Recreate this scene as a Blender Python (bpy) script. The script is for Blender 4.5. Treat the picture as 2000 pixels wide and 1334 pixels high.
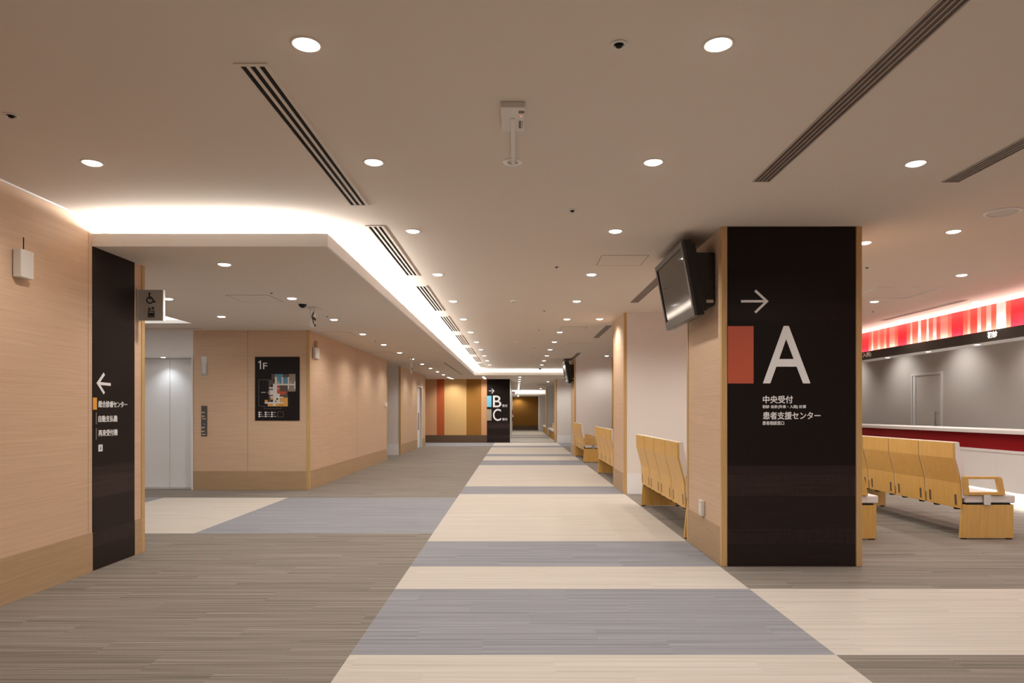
import bpy, math, random
from mathutils import Vector, Matrix

for o in list(bpy.data.objects):
    bpy.data.objects.remove(o, do_unlink=True)
SC = bpy.context.scene
COL = SC.collection
PI = math.pi

# ------------------------------------------------------------------ camera
cam_d = bpy.data.cameras.new('camera')
cam_d.sensor_width = 36.0
cam_d.lens = 24.0
cam_d.shift_x = -0.004
cam_d.shift_y = 0.06825
cam_d.clip_end = 200
cam = bpy.data.objects.new('camera', cam_d)
cam.location = (0, 0, 1.25)
cam.rotation_euler = (PI / 2, 0, 0)
COL.objects.link(cam)
SC.camera = cam

# ------------------------------------------------------------------ world and exposure
W = bpy.data.worlds.new('world')
W.use_nodes = True
W.node_tree.nodes['Background'].inputs[0].default_value = (1, .93, .86, 1)
W.node_tree.nodes['Background'].inputs[1].default_value = 0.05
SC.world = W
SC.view_settings.view_transform = 'Standard'
SC.view_settings.look = 'None'
SC.view_settings.exposure = -0.13
SC.view_settings.gamma = 1.0
SC.view_settings.use_curve_mapping = False
SC.cycles.max_bounces = 10
SC.cycles.diffuse_bounces = 6
SC.cycles.sample_clamp_indirect = 6.0
SC.cycles.use_denoising = True

LAMP = (1.0, .955, .89)
COVE = (1.0, .95, .90)
DOWN_W = 37.0
H = 2.74          # main ceiling
S = 2.539         # lowered ceiling


def area(name, loc, rot, sx, sy, power, color):
    d = bpy.data.lights.new(name, 'AREA')
    d.shape = 'RECTANGLE'
    d.size, d.size_y = sx, sy
    d.energy = power
    d.color = color
    o = bpy.data.objects.new(name, d)
    o.location = loc
    o.rotation_euler = rot
    COL.objects.link(o)
    return o


UP = (PI, 0, 0)
# fluorescent cove strips lying in the ceiling troughs
TILT = PI + .75
area('cove_strip', (-2.45, 5.43, 2.628), (TILT, 0, 0), 1.62, .03, 42, COVE)
area('cove_strip', (-1.58, 14.9, 2.628), (0, TILT, 0), .03, 18.8, 420, COVE)
area('cove_strip', (2.4, 24.40, 2.628), (TILT, 0, 0), 7.6, .03, 170, COVE)
area('cove_strip', (.7, 42.16, 2.33), (TILT, 0, 0), 1.8, .06, 40, COVE)
# strip on the ledge under the red glass and strip under the counter front
area('ledge_strip', (6.560, 8.5, 2.345), (0, PI + .30, 0), .03, 16.5, 112, (1, .96, .93))
area('plinth_strip', (6.475, 8.5, .195), (0, 0, 0), .05, 16.0, 75, (1, .97, .95))


# ------------------------------------------------------------------ materials
def new_mat(name):
    m = bpy.data.materials.new(name)
    m.use_nodes = True
    nt = m.node_tree
    return m, nt, nt.nodes['Principled BSDF']


def plain(name, col, rough=.5, metal=0.0, spec=.5, noise=0.0, nscale=60, coat=0.0):
    m, nt, b = new_mat(name)
    b.inputs['Base Color'].default_value = (*col, 1)
    b.inputs['Roughness'].default_value = rough
    b.inputs['Metallic'].default_value = metal
    b.inputs['Specular IOR Level'].default_value = spec
    b.inputs['Coat Weight'].default_value = coat
    if noise > 0:
        tc = nt.nodes.new('ShaderNodeTexCoord')
        n = nt.nodes.new('ShaderNodeTexNoise')
        n.inputs['Scale'].default_value = nscale
        n.inputs['Detail'].default_value = 3
        nt.links.new(tc.outputs['Object'], n.inputs['Vector'])
        mx = nt.nodes.new('ShaderNodeMix')
        mx.data_type = 'RGBA'
        mx.inputs[6].default_value = (*[c * (1 - noise) for c in col], 1)
        mx.inputs[7].default_value = (*[min(1, c * (1 + noise)) for c in col], 1)
        nt.links.new(n.outputs['Fac'], mx.inputs[0])
        nt.links.new(mx.outputs[2], b.inputs['Base Color'])
    return m


def grain(name, c1, c2, scale=(1.6, 1.6, 55), rough=.45, bump=.0, axis_detail=4, dist=.6, spec=.4):
    m, nt, b = new_mat(name)
    tc = nt.nodes.new('ShaderNodeTexCoord')
    mp = nt.nodes.new('ShaderNodeMapping')
    mp.inputs['Scale'].default_value = scale
    n = nt.nodes.new('ShaderNodeTexNoise')
    n.inputs['Scale'].default_value = 1.0
    n.inputs['Detail'].default_value = axis_detail
    n.inputs['Roughness'].default_value = .62
    n.inputs['Distortion'].default_value = dist
    nt.links.new(tc.outputs['Object'], mp.inputs['Vector'])
    nt.links.new(mp.outputs['Vector'], n.inputs['Vector'])
    r = nt.nodes.new('ShaderNodeValToRGB')
    r.color_ramp.elements[0].position = .33
    r.color_ramp.elements[0].color = (*c1, 1)
    r.color_ramp.elements[1].position = .66
    r.color_ramp.elements[1].color = (*c2, 1)
    nt.links.new(n.outputs['Fac'], r.inputs['Fac'])
    nt.links.new(r.outputs['Color'], b.inputs['Base Color'])
    b.inputs['Roughness'].default_value = rough
    b.inputs['Specular IOR Level'].default_value = spec
    if bump > 0:
        bp = nt.nodes.new('ShaderNodeBump')
        bp.inputs['Strength'].default_value = bump
        bp.inputs['Distance'].default_value = .002
        nt.links.new(n.outputs['Fac'], bp.inputs['Height'])
        nt.links.new(bp.outputs['Normal'], b.inputs['Normal'])
    return m


def glow(name, col, strength):
    m, nt, b = new_mat(name)
    b.inputs['Base Color'].default_value = (*col, 1)
    b.inputs['Emission Color'].default_value = (*col, 1)
    b.inputs['Emission Strength'].default_value = strength
    return m


def carpet(name, dark, light, contrast=1.0):
    """tufted carpet planks: thin lines along X, a new set of lines every half metre"""
    m, nt, b = new_mat(name)
    N, L = nt.nodes, nt.links
    tc = N.new('ShaderNodeTexCoord')
    sp = N.new('ShaderNodeSeparateXYZ')
    L.new(tc.outputs['Object'], sp.inputs[0])

    def mth(op, a, bv=None, cv=None):
        n = N.new('ShaderNodeMath')
        n.operation = op
        for i, v in enumerate((a, bv, cv)):
            if v is None:
                continue
            if isinstance(v, (int, float)):
                n.inputs[i].default_value = v
            else:
                L.new(v, n.inputs[i])
        return n.outputs[0]
    row = mth('FLOOR', mth('MULTIPLY', sp.outputs['Y'], 4.0))
    off = mth('MULTIPLY', row, .37)
    seg = mth('FLOOR', mth('ADD', mth('MULTIPLY', sp.outputs['X'], 1.0), off))
    cmb = N.new('ShaderNodeCombineXYZ')
    L.new(mth('MULTIPLY', seg, 7.31), cmb.inputs[0])
    L.new(mth('MULTIPLY', sp.outputs['Y'], 85.0), cmb.inputs[1])
    L.new(mth('MULTIPLY', sp.outputs['X'], .8), cmb.inputs[2])
    n1 = N.new('ShaderNodeTexNoise')
    n1.inputs['Scale'].default_value = 1.0
    n1.inputs['Detail'].default_value = 2.0
    L.new(cmb.outputs[0], n1.inputs['Vector'])
    cmb2 = N.new('ShaderNodeCombineXYZ')
    L.new(mth('MULTIPLY', seg, 3.17), cmb2.inputs[0])
    L.new(mth('MULTIPLY', sp.outputs['Y'], 16.0), cmb2.inputs[1])
    n2 = N.new('ShaderNodeTexNoise')
    n2.inputs['Scale'].default_value = 1.0
    n2.inputs['Detail'].default_value = 2.0
    L.new(cmb2.outputs[0], n2.inputs['Vector'])
    n3 = N.new('ShaderNodeTexNoise')
    n3.inputs['Scale'].default_value = 190.0
    n3.inputs['Detail'].default_value = 2.0
    L.new(tc.outputs['Object'], n3.inputs['Vector'])
    v = mth('ADD', mth('MULTIPLY', n1.outputs['Fac'], .57), mth('MULTIPLY', n2.outputs['Fac'], .16))
    v = mth('ADD', v, mth('MULTIPLY', n3.outputs['Fac'], .27))
    r = N.new('ShaderNodeValToRGB')
    e = r.color_ramp.elements
    e[0].position = .5 - .14 / contrast
    e[0].color = (*dark, 1)
    e[1].position = .5 + .14 / contrast
    e[1].color = (*light, 1)
    L.new(v, r.inputs['Fac'])
    L.new(r.outputs['Color'], b.inputs['Base Color'])
    b.inputs['Roughness'].default_value = .95
    b.inputs['Specular IOR Level'].default_value = .1
    bp = N.new('ShaderNodeBump')
    bp.inputs['Strength'].default_value = .35
    bp.inputs['Distance'].default_value = .004
    L.new(v, bp.inputs['Height'])
    L.new(bp.outputs['Normal'], b.inputs['Normal'])
    return m


def ribbed(name, col, col2):
    """dark panel sheet: plain bands and bands of fine upright ribs, faint level grain"""
    m, nt, b = new_mat(name)
    N, L = nt.nodes, nt.links
    tc = N.new('ShaderNodeTexCoord')
    sp = N.new('ShaderNodeSeparateXYZ')
    L.new(tc.outputs['Object'], sp.inputs[0])
    # bands by height
    r = N.new('ShaderNodeValToRGB')
    r.color_ramp.interpolation = 'CONSTANT'
    mr = N.new('ShaderNodeMath')
    mr.operation = 'DIVIDE'
    mr.inputs[1].default_value = 2.74
    L.new(sp.outputs['Z'], mr.inputs[0])
    e = r.color_ramp.elements
    stops = [(0, .0), (.068 / 2.74, .0), (.085 / 2.74, .0), (.10, .55), (.145, .2), (.207, .85), (.273, .35), (.294, .0)]
    stops = [(0.0, .30), (.065, .55), (.107, .25), (.207, .75), (.268, .40), (.294, 0.0), (.72, .12), (.77, .02)]
    e[0].position, e[0].color = stops[0][0], (stops[0][1],) * 3 + (1,)
    e[1].position, e[1].color = stops[1][0], (stops[1][1],) * 3 + (1,)
    for p, v in stops[2:]:
        x = e.new(p)
        x.color = (v, v, v, 1)
    L.new(mr.outputs[0], r.inputs['Fac'])
    mp = N.new('ShaderNodeMapping')
    mp.inputs['Scale'].default_value = (2, 2, 120)
    L.new(tc.outputs['Object'], mp.inputs['Vector'])
    n = N.new('ShaderNodeTexNoise')
    n.inputs['Scale'].default_value = 1
    n.inputs['Detail'].default_value = 3
    L.new(mp.outputs[0], n.inputs['Vector'])
    mx = N.new('ShaderNodeMix')
    mx.data_type = 'RGBA'
    mx.inputs[6].default_value = (*col, 1)
    mx.inputs[7].default_value = (*col2, 1)
    mu = N.new('ShaderNodeMath')
    mu.operation = 'MULTIPLY'
    L.new(r.outputs['Color'], mu.inputs[0])
    L.new(n.outputs['Fac'], mu.inputs[1])
    L.new(mu.outputs[0], mx.inputs[0])
    L.new(mx.outputs[2], b.inputs['Base Color'])
    b.inputs['Roughness'].default_value = .42
    b.inputs['Specular IOR Level'].default_value = .12
    return m


M = {}
M['ceiling'] = plain('ceiling_paint', (.73, .65, .57), .9, spec=.1)
M['white'] = plain('white_paint', (.84, .825, .81), .55, spec=.3)
M['cove'] = plain('cove_paint', (.86, .84, .81), .8, spec=.1)
M['wood'] = grain('oak_veneer', (.585, .40, .265), (.675, .48, .33), (1.0, 1.0, 62), .5, dist=1.8)
M['wood_base'] = grain('oak_skirting', (.41, .275, .155), (.465, .32, .19), (2, 2, 60), .5)
M['brass'] = grain('oak_edge', (.53, .335, .135), (.60, .39, .175), (50, 50, 2), .33, spec=.6)
M['bench'] = grain('bench_plywood', (.625, .37, .09), (.71, .43, .125), (40, 40, 3), .4, spec=.5)
M['bench_dark'] = plain('plywood_edge', (.22, .10, .03), .5)
M['seat'] = plain('white_vinyl', (.80, .76, .74), .45, spec=.4)
M['fabric'] = plain('grey_wall_fabric', (.775, .735, .70), .9, spec=.1, noise=.06, nscale=180)
M['fabric_wall'] = plain('grey_wall_paper', (.64, .60, .575), .8, spec=.15, noise=.05, nscale=150)
M['skirt'] = plain('white_skirting', (.86, .86, .87), .45, spec=.4)
M['black'] = ribbed('dark_sign_sheet', (.0145, .0100, .0090), (.085, .054, .050))
M['blackplain'] = plain('black_sign_sheet', (.010, .0068, .006), .42, spec=.25)
M['gloss_black'] = plain('glossy_black_plastic', (.006, .005, .005), .28, spec=.5)
M['screen'] = plain('screen_glass', (.010, .008, .008), .06, spec=.28)
M['grey_bezel'] = plain('bezel_plastic', (.05, .043, .042), .35, spec=.5)
M['paint'] = plain('white_lettering', (.86, .86, .87), .5)
M['orange_red'] = plain('orange_red_film', (.52, .095, .045), .5)
M['amber'] = plain('amber_film', (.80, .36, .05), .5)
M['cyan'] = plain('cyan_film', (.18, .58, .78), .5)
M['taupe'] = plain('taupe_film', (.36, .31, .24), .5)
M['greyline'] = plain('grey_line', (.20, .18, .17), .5)
M['metal'] = plain('brushed_metal', (.52, .50, .48), .35, metal=.9)
M['silver'] = plain('silver_sign_plate', (.52, .49, .465), .45)
M['dark'] = plain('dark_void', (.012, .009, .008), .7, spec=.2)
M['slot_brown'] = plain('grille_bronze', (.10, .066, .05), .5)
M['taupe_metal'] = plain('grille_taupe', (.42, .36, .31), .6)
M['joint'] = plain('panel_joint', (.22, .14, .09), .8)
M['hatchline'] = plain('hatch_joint', (.20, .165, .14), .8)
M['cover'] = plain('speaker_cover', (.66, .62, .58), .7)
M['plastic'] = plain('ivory_plastic', (.70, .66, .61), .45)
M['lamp'] = glow('lamp_glow', (1, .96, .9), 11.0)
M['lightsheet'] = glow('light_sheet', (1, .98, .96), 1.25)
M['counter_white'] = plain('counter_white', (.88, .875, .87), .4)
M['counter_red'] = plain('counter_red', (.25, .0008, .005), .5, spec=.15)
M['fascia'] = plain('fascia_black', (.045, .035, .028), .22, metal=.6)
M['kick'] = plain('kick_white', (.85, .84, .82), .6)
R0 = plain('glass_crimson', (.72, .0015, .012), .35, coat=.2)
R1 = plain('glass_red', (.78, .03, .02), .35, coat=.2)
R2 = plain('glass_scarlet', (.85, .068, .042), .35, coat=.2)
R3 = plain('glass_coral', (.90, .155, .115), .35, coat=.2)
R4 = plain('glass_salmon', (.93, .30, .26), .35, coat=.2)
R5 = plain('glass_blush', (.95, .68, .65), .35, coat=.2)
M['redlamp'] = plain('red_plastic', (.5, .02, .03), .4)
M['navy'] = plain('blue_button', (.02, .09, .22), .4)
M['leaf'] = plain('orange_scrap', (.75, .28, .02), .7)
WALLC = dict(
    peach=plain('wall_peach', (.62, .33, .17), .75, spec=.15),
    rust=plain('wall_rust', (.46, .10, .035), .75, spec=.15),
    sand=plain('wall_sand', (.66, .42, .18), .75, spec=.15),
    ochre=plain('wall_ochre', (.33, .15, .03), .75, spec=.15),
    brown=plain('wall_brown', (.27, .125, .022), .75, spec=.15),
    umber=plain('wall_umber', (.125, .082, .05), .6, spec=.2))
CA_GREY = carpet('carpet_grey_brown', (.15, .13, .112), (.335, .298, .258), 1.2)
CA_BEIGE = carpet('carpet_beige', (.505, .45, .39), (.66, .61, .555), 1.0)
CA_BLUE = carpet('carpet_blue_grey', (.215, .215, .235), (.365, .365, .395), 1.1)

# ------------------------------------------------------------------ mesh helpers
ORG = {}


class MB:
    def __init__(self):
        self.v, self.f, self.m = [], [], []

    def add(self, vs, fs, m=0):
        n = len(self.v)
        self.v += [tuple(p) for p in vs]
        self.f += [tuple(i + n for i in f) for f in fs]
        self.m += [m] * len(fs)
        return self

    def box(self, x0, x1, y0, y1, z0, z1, m=0):
        x0, x1 = min(x0, x1), max(x0, x1)
        y0, y1 = min(y0, y1), max(y0, y1)
        z0, z1 = min(z0, z1), max(z0, z1)
        vs = [(x, y, z) for x in (x0, x1) for y in (y0, y1) for z in (z0, z1)]
        fs = [(0, 1, 3, 2), (4, 6, 7, 5), (0, 4, 5, 1), (2, 3, 7, 6), (0, 2, 6, 4), (1, 5, 7, 3)]
        return self.add(vs, fs, m)

    def prism(self, poly, fr, t0, t1, m=0):
        """polygon (u, v) extruded along the frame's normal from t0 to t1"""
        O, U, V, N = fr
        a = sum(poly[i][0] * poly[(i + 1) % len(poly)][1] - poly[(i + 1) % len(poly)][0] * poly[i][1] for i in range(len(poly)))
        if (a < 0) == (U.cross(V).dot(N) > 0):
            poly = poly[::-1]
        n = len(poly)
        lo = [O + U * u + V * v + N * min(t0, t1) for u, v in poly]
        hi = [O + U * u + V * v + N * max(t0, t1) for u, v in poly]
        fs = [tuple(range(n))[::-1], tuple(range(n, 2 * n))]
        fs += [(i, (i + 1) % n, n + (i + 1) % n, n + i) for i in range(n)]
        return self.add(lo + hi, fs, m)

    def rect(self, fr, u0, u1, v0, v1, t0=0, t1=.002, m=0):
        return self.prism([(u0, v0), (u1, v0), (u1, v1), (u0, v1)], fr, t0, t1, m)

    def stroke(self, fr, pts, w, t0=0, t1=.002, m=0, closed=False):
        """mitred ribbon along a polyline"""
        n = len(pts)
        P = [Vector(p) for p in pts]
        L, R = [], []
        for i in range(n):
            a = P[i] - P[i - 1] if (i > 0 or closed) else P[1] - P[0]
            c = P[(i + 1) % n] - P[i] if (i < n - 1 or closed) else P[-1] - P[-2]
            a, c = a.normalized(), c.normalized()
            t = (a + c)
            t = t.normalized() if t.length > 1e-4 else a
            nn = Vector((-t.y, t.x))
            k = 1 / max(.35, nn.dot(Vector((-a.y, a.x))))
            L.append(P[i] + nn * w / 2 * k)
            R.append(P[i] - nn * w / 2 * k)
        for i in range(n if closed else n - 1):
            j = (i + 1) % n
            self.prism([tuple(R[i]), tuple(R[j]), tuple(L[j]), tuple(L[i])], fr, t0, t1, m)
        return self

    def disc(self, fr, u, v, r, t0=0, t1=.002, m=0, seg=20):
        return self.prism([(u + r * math.cos(2 * PI * i / seg), v + r * math.sin(2 * PI * i / seg)) for i in range(seg)], fr, t0, t1, m)

    def lathe(self, prof, c=(0, 0, 0), seg=28, m=0, cap0=True, cap1=True):
        vs, fs = [], []
        for r, z in prof:
            vs += [(c[0] + r * math.cos(2 * PI * i / seg), c[1] + r * math.sin(2 * PI * i / seg), c[2] + z) for i in range(seg)]
        for k in range(len(prof) - 1):
            for i in range(seg):
                j = (i + 1) % seg
                fs.append((k * seg + i, k * seg + j, (k + 1) * seg + j, (k + 1) * seg + i))
        if cap0:
            fs.append(tuple(range(seg))[::-1])
        if cap1:
            fs.append(tuple(range((len(prof) - 1) * seg, len(prof) * seg)))
        return self.add(vs, fs, m)

    def tube(self, p, q, r, seg=10, m=0):
        p, q = Vector(p), Vector(q)
        d = (q - p).normalized()
        a = d.cross(Vector((0, 0, 1)) if abs(d.z) < .9 else Vector((1, 0, 0))).normalized()
        c = d.cross(a)
        vs = [b + (a * math.cos(2 * PI * i / seg) + c * math.sin(2 * PI * i / seg)) * r for b in (p, q) for i in range(seg)]
        fs = [(i, (i + 1) % seg, seg + (i + 1) % seg, seg + i) for i in range(seg)]
        fs += [tuple(range(seg))[::-1], tuple(range(seg, 2 * seg))]
        return self.add(vs, fs, m)

    def build(self, name, mats, parent=None, bevel=0, loc=None, smooth=False, seg=2):
        if not isinstance(mats, (list, tuple)):
            mats = [mats]
        if parent is not None:
            org = ORG[parent.name]
        elif loc is not None:
            org = Vector(loc)
        else:
            lo = [min(p[k] for p in self.v) for k in range(3)]
            hi = [max(p[k] for p in self.v) for k in range(3)]
            org = Vector(((lo[0] + hi[0]) / 2, (lo[1] + hi[1]) / 2, lo[2]))
        me = bpy.data.meshes.new(name)
        me.from_pydata([tuple(Vector(p) - org) for p in self.v], [], self.f)
        for mm in mats:
            me.materials.append(mm)
        for i, p in enumerate(me.polygons):
            p.material_index = self.m[i]
            p.use_smooth = smooth
        me.update()
        import bmesh
        bm = bmesh.new()
        bm.from_mesh(me)
        bmesh.ops.recalc_face_normals(bm, faces=bm.faces)
        bm.to_mesh(me)
        bm.free()
        o = bpy.data.objects.new(name, me)
        COL.objects.link(o)
        if parent is not None:
            o.parent = parent
        else:
            o.location = org
        ORG[o.name] = org
        if bevel > 0:
            b = o.modifiers.new('bevel', 'BEVEL')
            b.width = bevel
            b.segments = seg
            b.limit_method = 'ANGLE'
            b.angle_limit = math.radians(40)
        return o


def frame(o, facing):
    U, N = {'-y': ((1, 0, 0), (0, -1, 0)), '+x': ((0, 1, 0), (1, 0, 0)), '-x': ((0, -1, 0), (-1, 0, 0)), '-z': ((1, 0, 0), (0, 0, -1))}[facing]
    V = (0, 1, 0) if facing == '-z' else (0, 0, 1)
    return (Vector(o), Vector(U), Vector(V), Vector(N))


def tag(o, label=None, cat=None, group=None, kind=None):
    if label:
        o['label'] = label
    if cat:
        o['category'] = cat
    if group:
        o['group'] = group
    if kind:
        o['kind'] = kind
    return o


def thing(name, label, cat, loc=(0, 0, 0), group=None):
    o = bpy.data.objects.new(name, None)
    o.empty_display_size = .1
    o.location = loc
    COL.objects.link(o)
    ORG[o.name] = Vector(loc)
    return tag(o, label, cat, group)


def struct(o, label=None, cat=None):
    return tag(o, label, cat, None, 'structure')


def dup(root, loc, label, group=None):
    r = root.copy()
    COL.objects.link(r)
    r.location = loc
    r['label'] = label
    if group:
        r['group'] = group
    for ch in list(root.children):
        c = ch.copy()
        COL.objects.link(c)
        c.parent = r
        for g in list(ch.children):
            d = g.copy()
            COL.objects.link(d)
            d.parent = c
    ORG[r.name] = Vector(loc)
    return r


def lettering(text, fr, u0, u1, v0, v1, mat, parent, name='lettering', bold=0.0, t0=.0, t1=.002, thick=0.0):
    """outline text fitted into the rectangle u0..u1, v0..v1 of a frame"""
    cu = bpy.data.curves.new(name, 'FONT')
    cu.body = text
    cu.size = 1.0
    cu.extrude = .5
    cu.offset = bold
    cu.resolution_u = 12 if len(text) == 1 else 4
    tmp = bpy.data.objects.new('lettering_source', cu)
    COL.objects.link(tmp)
    bpy.context.view_layer.update()
    dg = bpy.context.evaluated_depsgraph_get()
    me = bpy.data.meshes.new_from_object(tmp.evaluated_get(dg))
    vs = [Vector(v.co) for v in me.vertices]
    fs = [tuple(p.vertices) for p in me.polygons]
    bpy.data.objects.remove(tmp, do_unlink=True)
    bpy.data.meshes.remove(me)
    bpy.data.curves.remove(cu)
    lo = [min(v[k] for v in vs) for k in range(3)]
    hi = [max(v[k] for v in vs) for k in range(3)]
    O, U, V, N = fr
    su = (u1 - u0) / (hi[0] - lo[0])
    sv = (v1 - v0) / (hi[1] - lo[1])
    out = [O + U * (u0 + (p[0] - lo[0]) * su) + V * (v0 + (p[1] - lo[1]) * sv)
           + N * (t0 + (t1 - t0) * (p[2] - lo[2]) / (hi[2] - lo[2])) for p in vs]
    mb = MB()
    mb.add(out, fs)
    if thick > 0:      # a heavier weight: the same outline overprinted a hair to each side
        e = thick * (v1 - v0)
        for k, (du, dv) in enumerate(((e, 0), (-e, 0), (0, e), (0, -e))):
            mb.add([p + U * du + V * dv + N * (.00002 * (k + 1)) for p in out], fs)
    return mb.build(name, mat, parent)


ORD = ['first', 'second', 'third', 'fourth', 'fifth', 'sixth', 'seventh', 'eighth', 'ninth', 'tenth', 'eleventh', 'twelfth', 'thirteenth', 'fourteenth']

# ================================================================== THE SETTING
# floor: carpet planks laid in three colours
xs = [-9.2, -5.10, -3.30, -.854, 1.642, 8.8]
ys = [-3.2, 3.505, 4.81, 5.50, 6.575, 6.99, 9.89, 10.32, 11.38, 15.87, 17.43, 19.0, 20.0, 23.7, 24.6, 24.9, 27.3, 28.0, 32.1, 32.9, 35.4, 35.9, 43.2, 50.4]
BLUE_Y = [(3.505, 4.81), (5.5, 6.575), (10.32, 11.38), (15.87, 17.43), (19.0, 20.0), (23.7, 24.9), (27.3, 28.0), (32.1, 32.9), (35.4, 35.9)]
mb = MB()
for i in range(len(xs) - 1):
    for j in range(len(ys) - 1):
        xm, ym = (xs[i] + xs[i + 1]) / 2, (ys[j] + ys[j + 1]) / 2
        k = 0
        if i == 3 and ym < 43.2:
            k = 2 if any(a < ym < b for a, b in BLUE_Y) else 1
        elif i < 3 and 6.99 < ym < 9.89:
            k = {0: 2, 1: 1, 2: 2}[i]
        elif i == 4 and 3.505 < ym < 4.81:
            k = 1
        elif i != 3 and 24.6 < ym < 28.0:
            k = 2
        vs = [(xs[i], ys[j], 0), (xs[i + 1], ys[j], 0), (xs[i + 1], ys[j + 1], 0), (xs[i], ys[j + 1], 0)]
        mb.add(vs, [(0, 1, 2, 3)], k)
floor = struct(mb.build('floor', [CA_GREY, CA_BEIGE, CA_BLUE], loc=(0, 0, 0)), 'striped carpet floor in grey brown, beige and blue grey', 'floor')

# ceilings
ceil = struct(MB().box(-9.2, 8.8, -3.2, 50.4, H, H + .1).build('ceiling', M['ceiling'], loc=(0, 0, H)), 'flat pale main ceiling with rows of downlights', 'ceiling')
mb = MB()
ZT = S + .02
mb.box(-9.2, -1.491, 5.35, 8.3, S, ZT)
mb.box(-4.73, -1.491, 8.3, 10.0, S, ZT)
mb.box(-9.2, -1.491, 10.0, 24.32, S, ZT)
mb.box(-9.2, 8.8, 24.32, 42.0, S, ZT)
struct(mb.build('ceiling_soffit', M['ceiling'], loc=(-3, 5.33, S)), 'lowered ceiling left of the cove and across the far corridor', 'ceiling')
# lips of the cove
mb = MB()
mb.box(-3.31, -1.471, 5.33, 5.35, S, 2.639)
mb.box(-1.491, -1.471, 5.35, 24.3, S, 2.639)
mb.box(-1.491, 8.8, 24.3, 24.32, S, 2.639)
struct(mb.build('trim_1', M['white'], loc=(-2, 5.33, S)), 'white edge of the lowered ceiling hiding the cove light', 'ceiling edge')
mb = MB()
mb.box(-3.31, -1.632, 5.467, 5.487, ZT, H)
mb.box(-1.652, -1.632, 5.487, 24.46, ZT, H)
mb.box(-1.652, 8.8, 24.46, 24.48, ZT, H)
struct(mb.build('trim_2', M['cove'], loc=(-2, 5.47, ZT)), 'white back of the lit ceiling cove', 'ceiling edge')
mb = MB()
mb.box(-.246, 8.8, 42.0, 42.02, 2.26, 2.35)
mb.box(-.246, 8.8, 42.02, 50.4, 2.26, 2.28)
mb.box(-.246, 8.8, 42.3, 42.32, 2.28, H)
struct(mb.build('ceiling_corridor_end', M['cove'], loc=(.6, 42, 2.26)), 'low ceiling and lit cove at the end of the corridor', 'ceiling')


def wood_wall(name, boxes, label, joints=()):
    mb = MB()
    for b in boxes:
        mb.box(*b)
    for b in joints:
        mb.box(*b, m=1)
    return struct(mb.build(name, [M['wood'], M['joint']], loc=(boxes[0][1], boxes[0][3], 0)), label, 'wall')


# near left wall
wl = wood_wall('wall_left', [(-9.2, -3.31, -3.2, 6.04, 0, H)], 'oak clad wall nearest on the left',
               [(-3.311, -3.309, 5.279, 5.2815, .305, H), (-3.311, -3.309, 2.57, 2.5725, .305, H)])
struct(MB().box(-3.31, -3.304, -3.2, 5.328, 0, .305).box(-3.31, -3.304, 5.918, 6.03, 0, .305).build('baseboard_left', M['wood_base'], loc=(-3.3, 4, 0)), 'darker oak skirting along the nearest left wall', 'skirting')
struct(MB().box(-3.35, -3.302, 6.025, 6.075, 0, S).build('trim_3', M['brass'], bevel=.003), 'yellow oak corner strip at the end of the left wall', 'corner strip')
struct(MB().box(-9.2, -3.35, 6.04, 6.07, 0, S).build('wall_lobby_near', M['white']), 'white wall on the near side of the lift lobby', 'wall')
# thin white shadow-gap rail under the ceiling
struct(MB().box(-3.31, -3.300, -3.2, 5.33, H - .012, H).build('trim_4', M['white'], loc=(-3.3, 3, H)), 'thin white rail where the left wall meets the ceiling', 'ceiling edge')

# lift core and its clad corner
w2 = wood_wall('wall_lift_corner', [(-5.13, -3.29, 10.86, 17.4, 0, S)], 'oak clad wall corner carrying the floor map',
               [(-4.272, -4.268, 10.8585, 10.861, .30, S), (-3.292, -3.2885, 14.1, 14.104, .30, S)])
struct(MB().box(-5.13, -3.335, 10.855, 10.86, 0, .30).box(-3.29, -3.284, 10.905, 17.38, 0, .30).build('baseboard_lift_corner', M['wood_base'], loc=(-4, 10.86, 0)), 'darker oak skirting round the wall with the floor map', 'skirting')
struct(MB().box(-3.335, -3.283, 10.853, 10.905, 0, S).build('trim_5', M['brass'], bevel=.003), 'yellow oak corner strip beside the floor map', 'corner strip')
struct(MB().box(-3.33, -3.283, 17.38, 17.41, 0, S).build('trim_6', M['brass']), 'yellow oak strip at the far end of the map wall', 'corner strip')
struct(MB().box(-9.2, -5.135, 10.86, 11.4, 2.12, S).build('wall_lift', M['white'], loc=(-6, 10.86, 2.12)), 'white wall above the lift', 'wall')
struct(MB().box(-9.2, -6.26, 10.86, 11.4, 0, 2.12).build('wall_lift_left', M['white'], loc=(-7, 10.86, 0)), 'white wall left of the lift', 'wall')
struct(MB().box(-9.2, -5.135, 11.4, 11.5, 0, S).build('wall_lift_shaft', M['white'], loc=(-6, 11.4, 0)), 'wall closing the lift shaft', 'wall')
struct(MB().box(-9.3, -9.2, 6, 50, 0, S).build('wall_lobby_left', M['white']), 'white wall at the far left of the lift lobby', 'wall')

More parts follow.
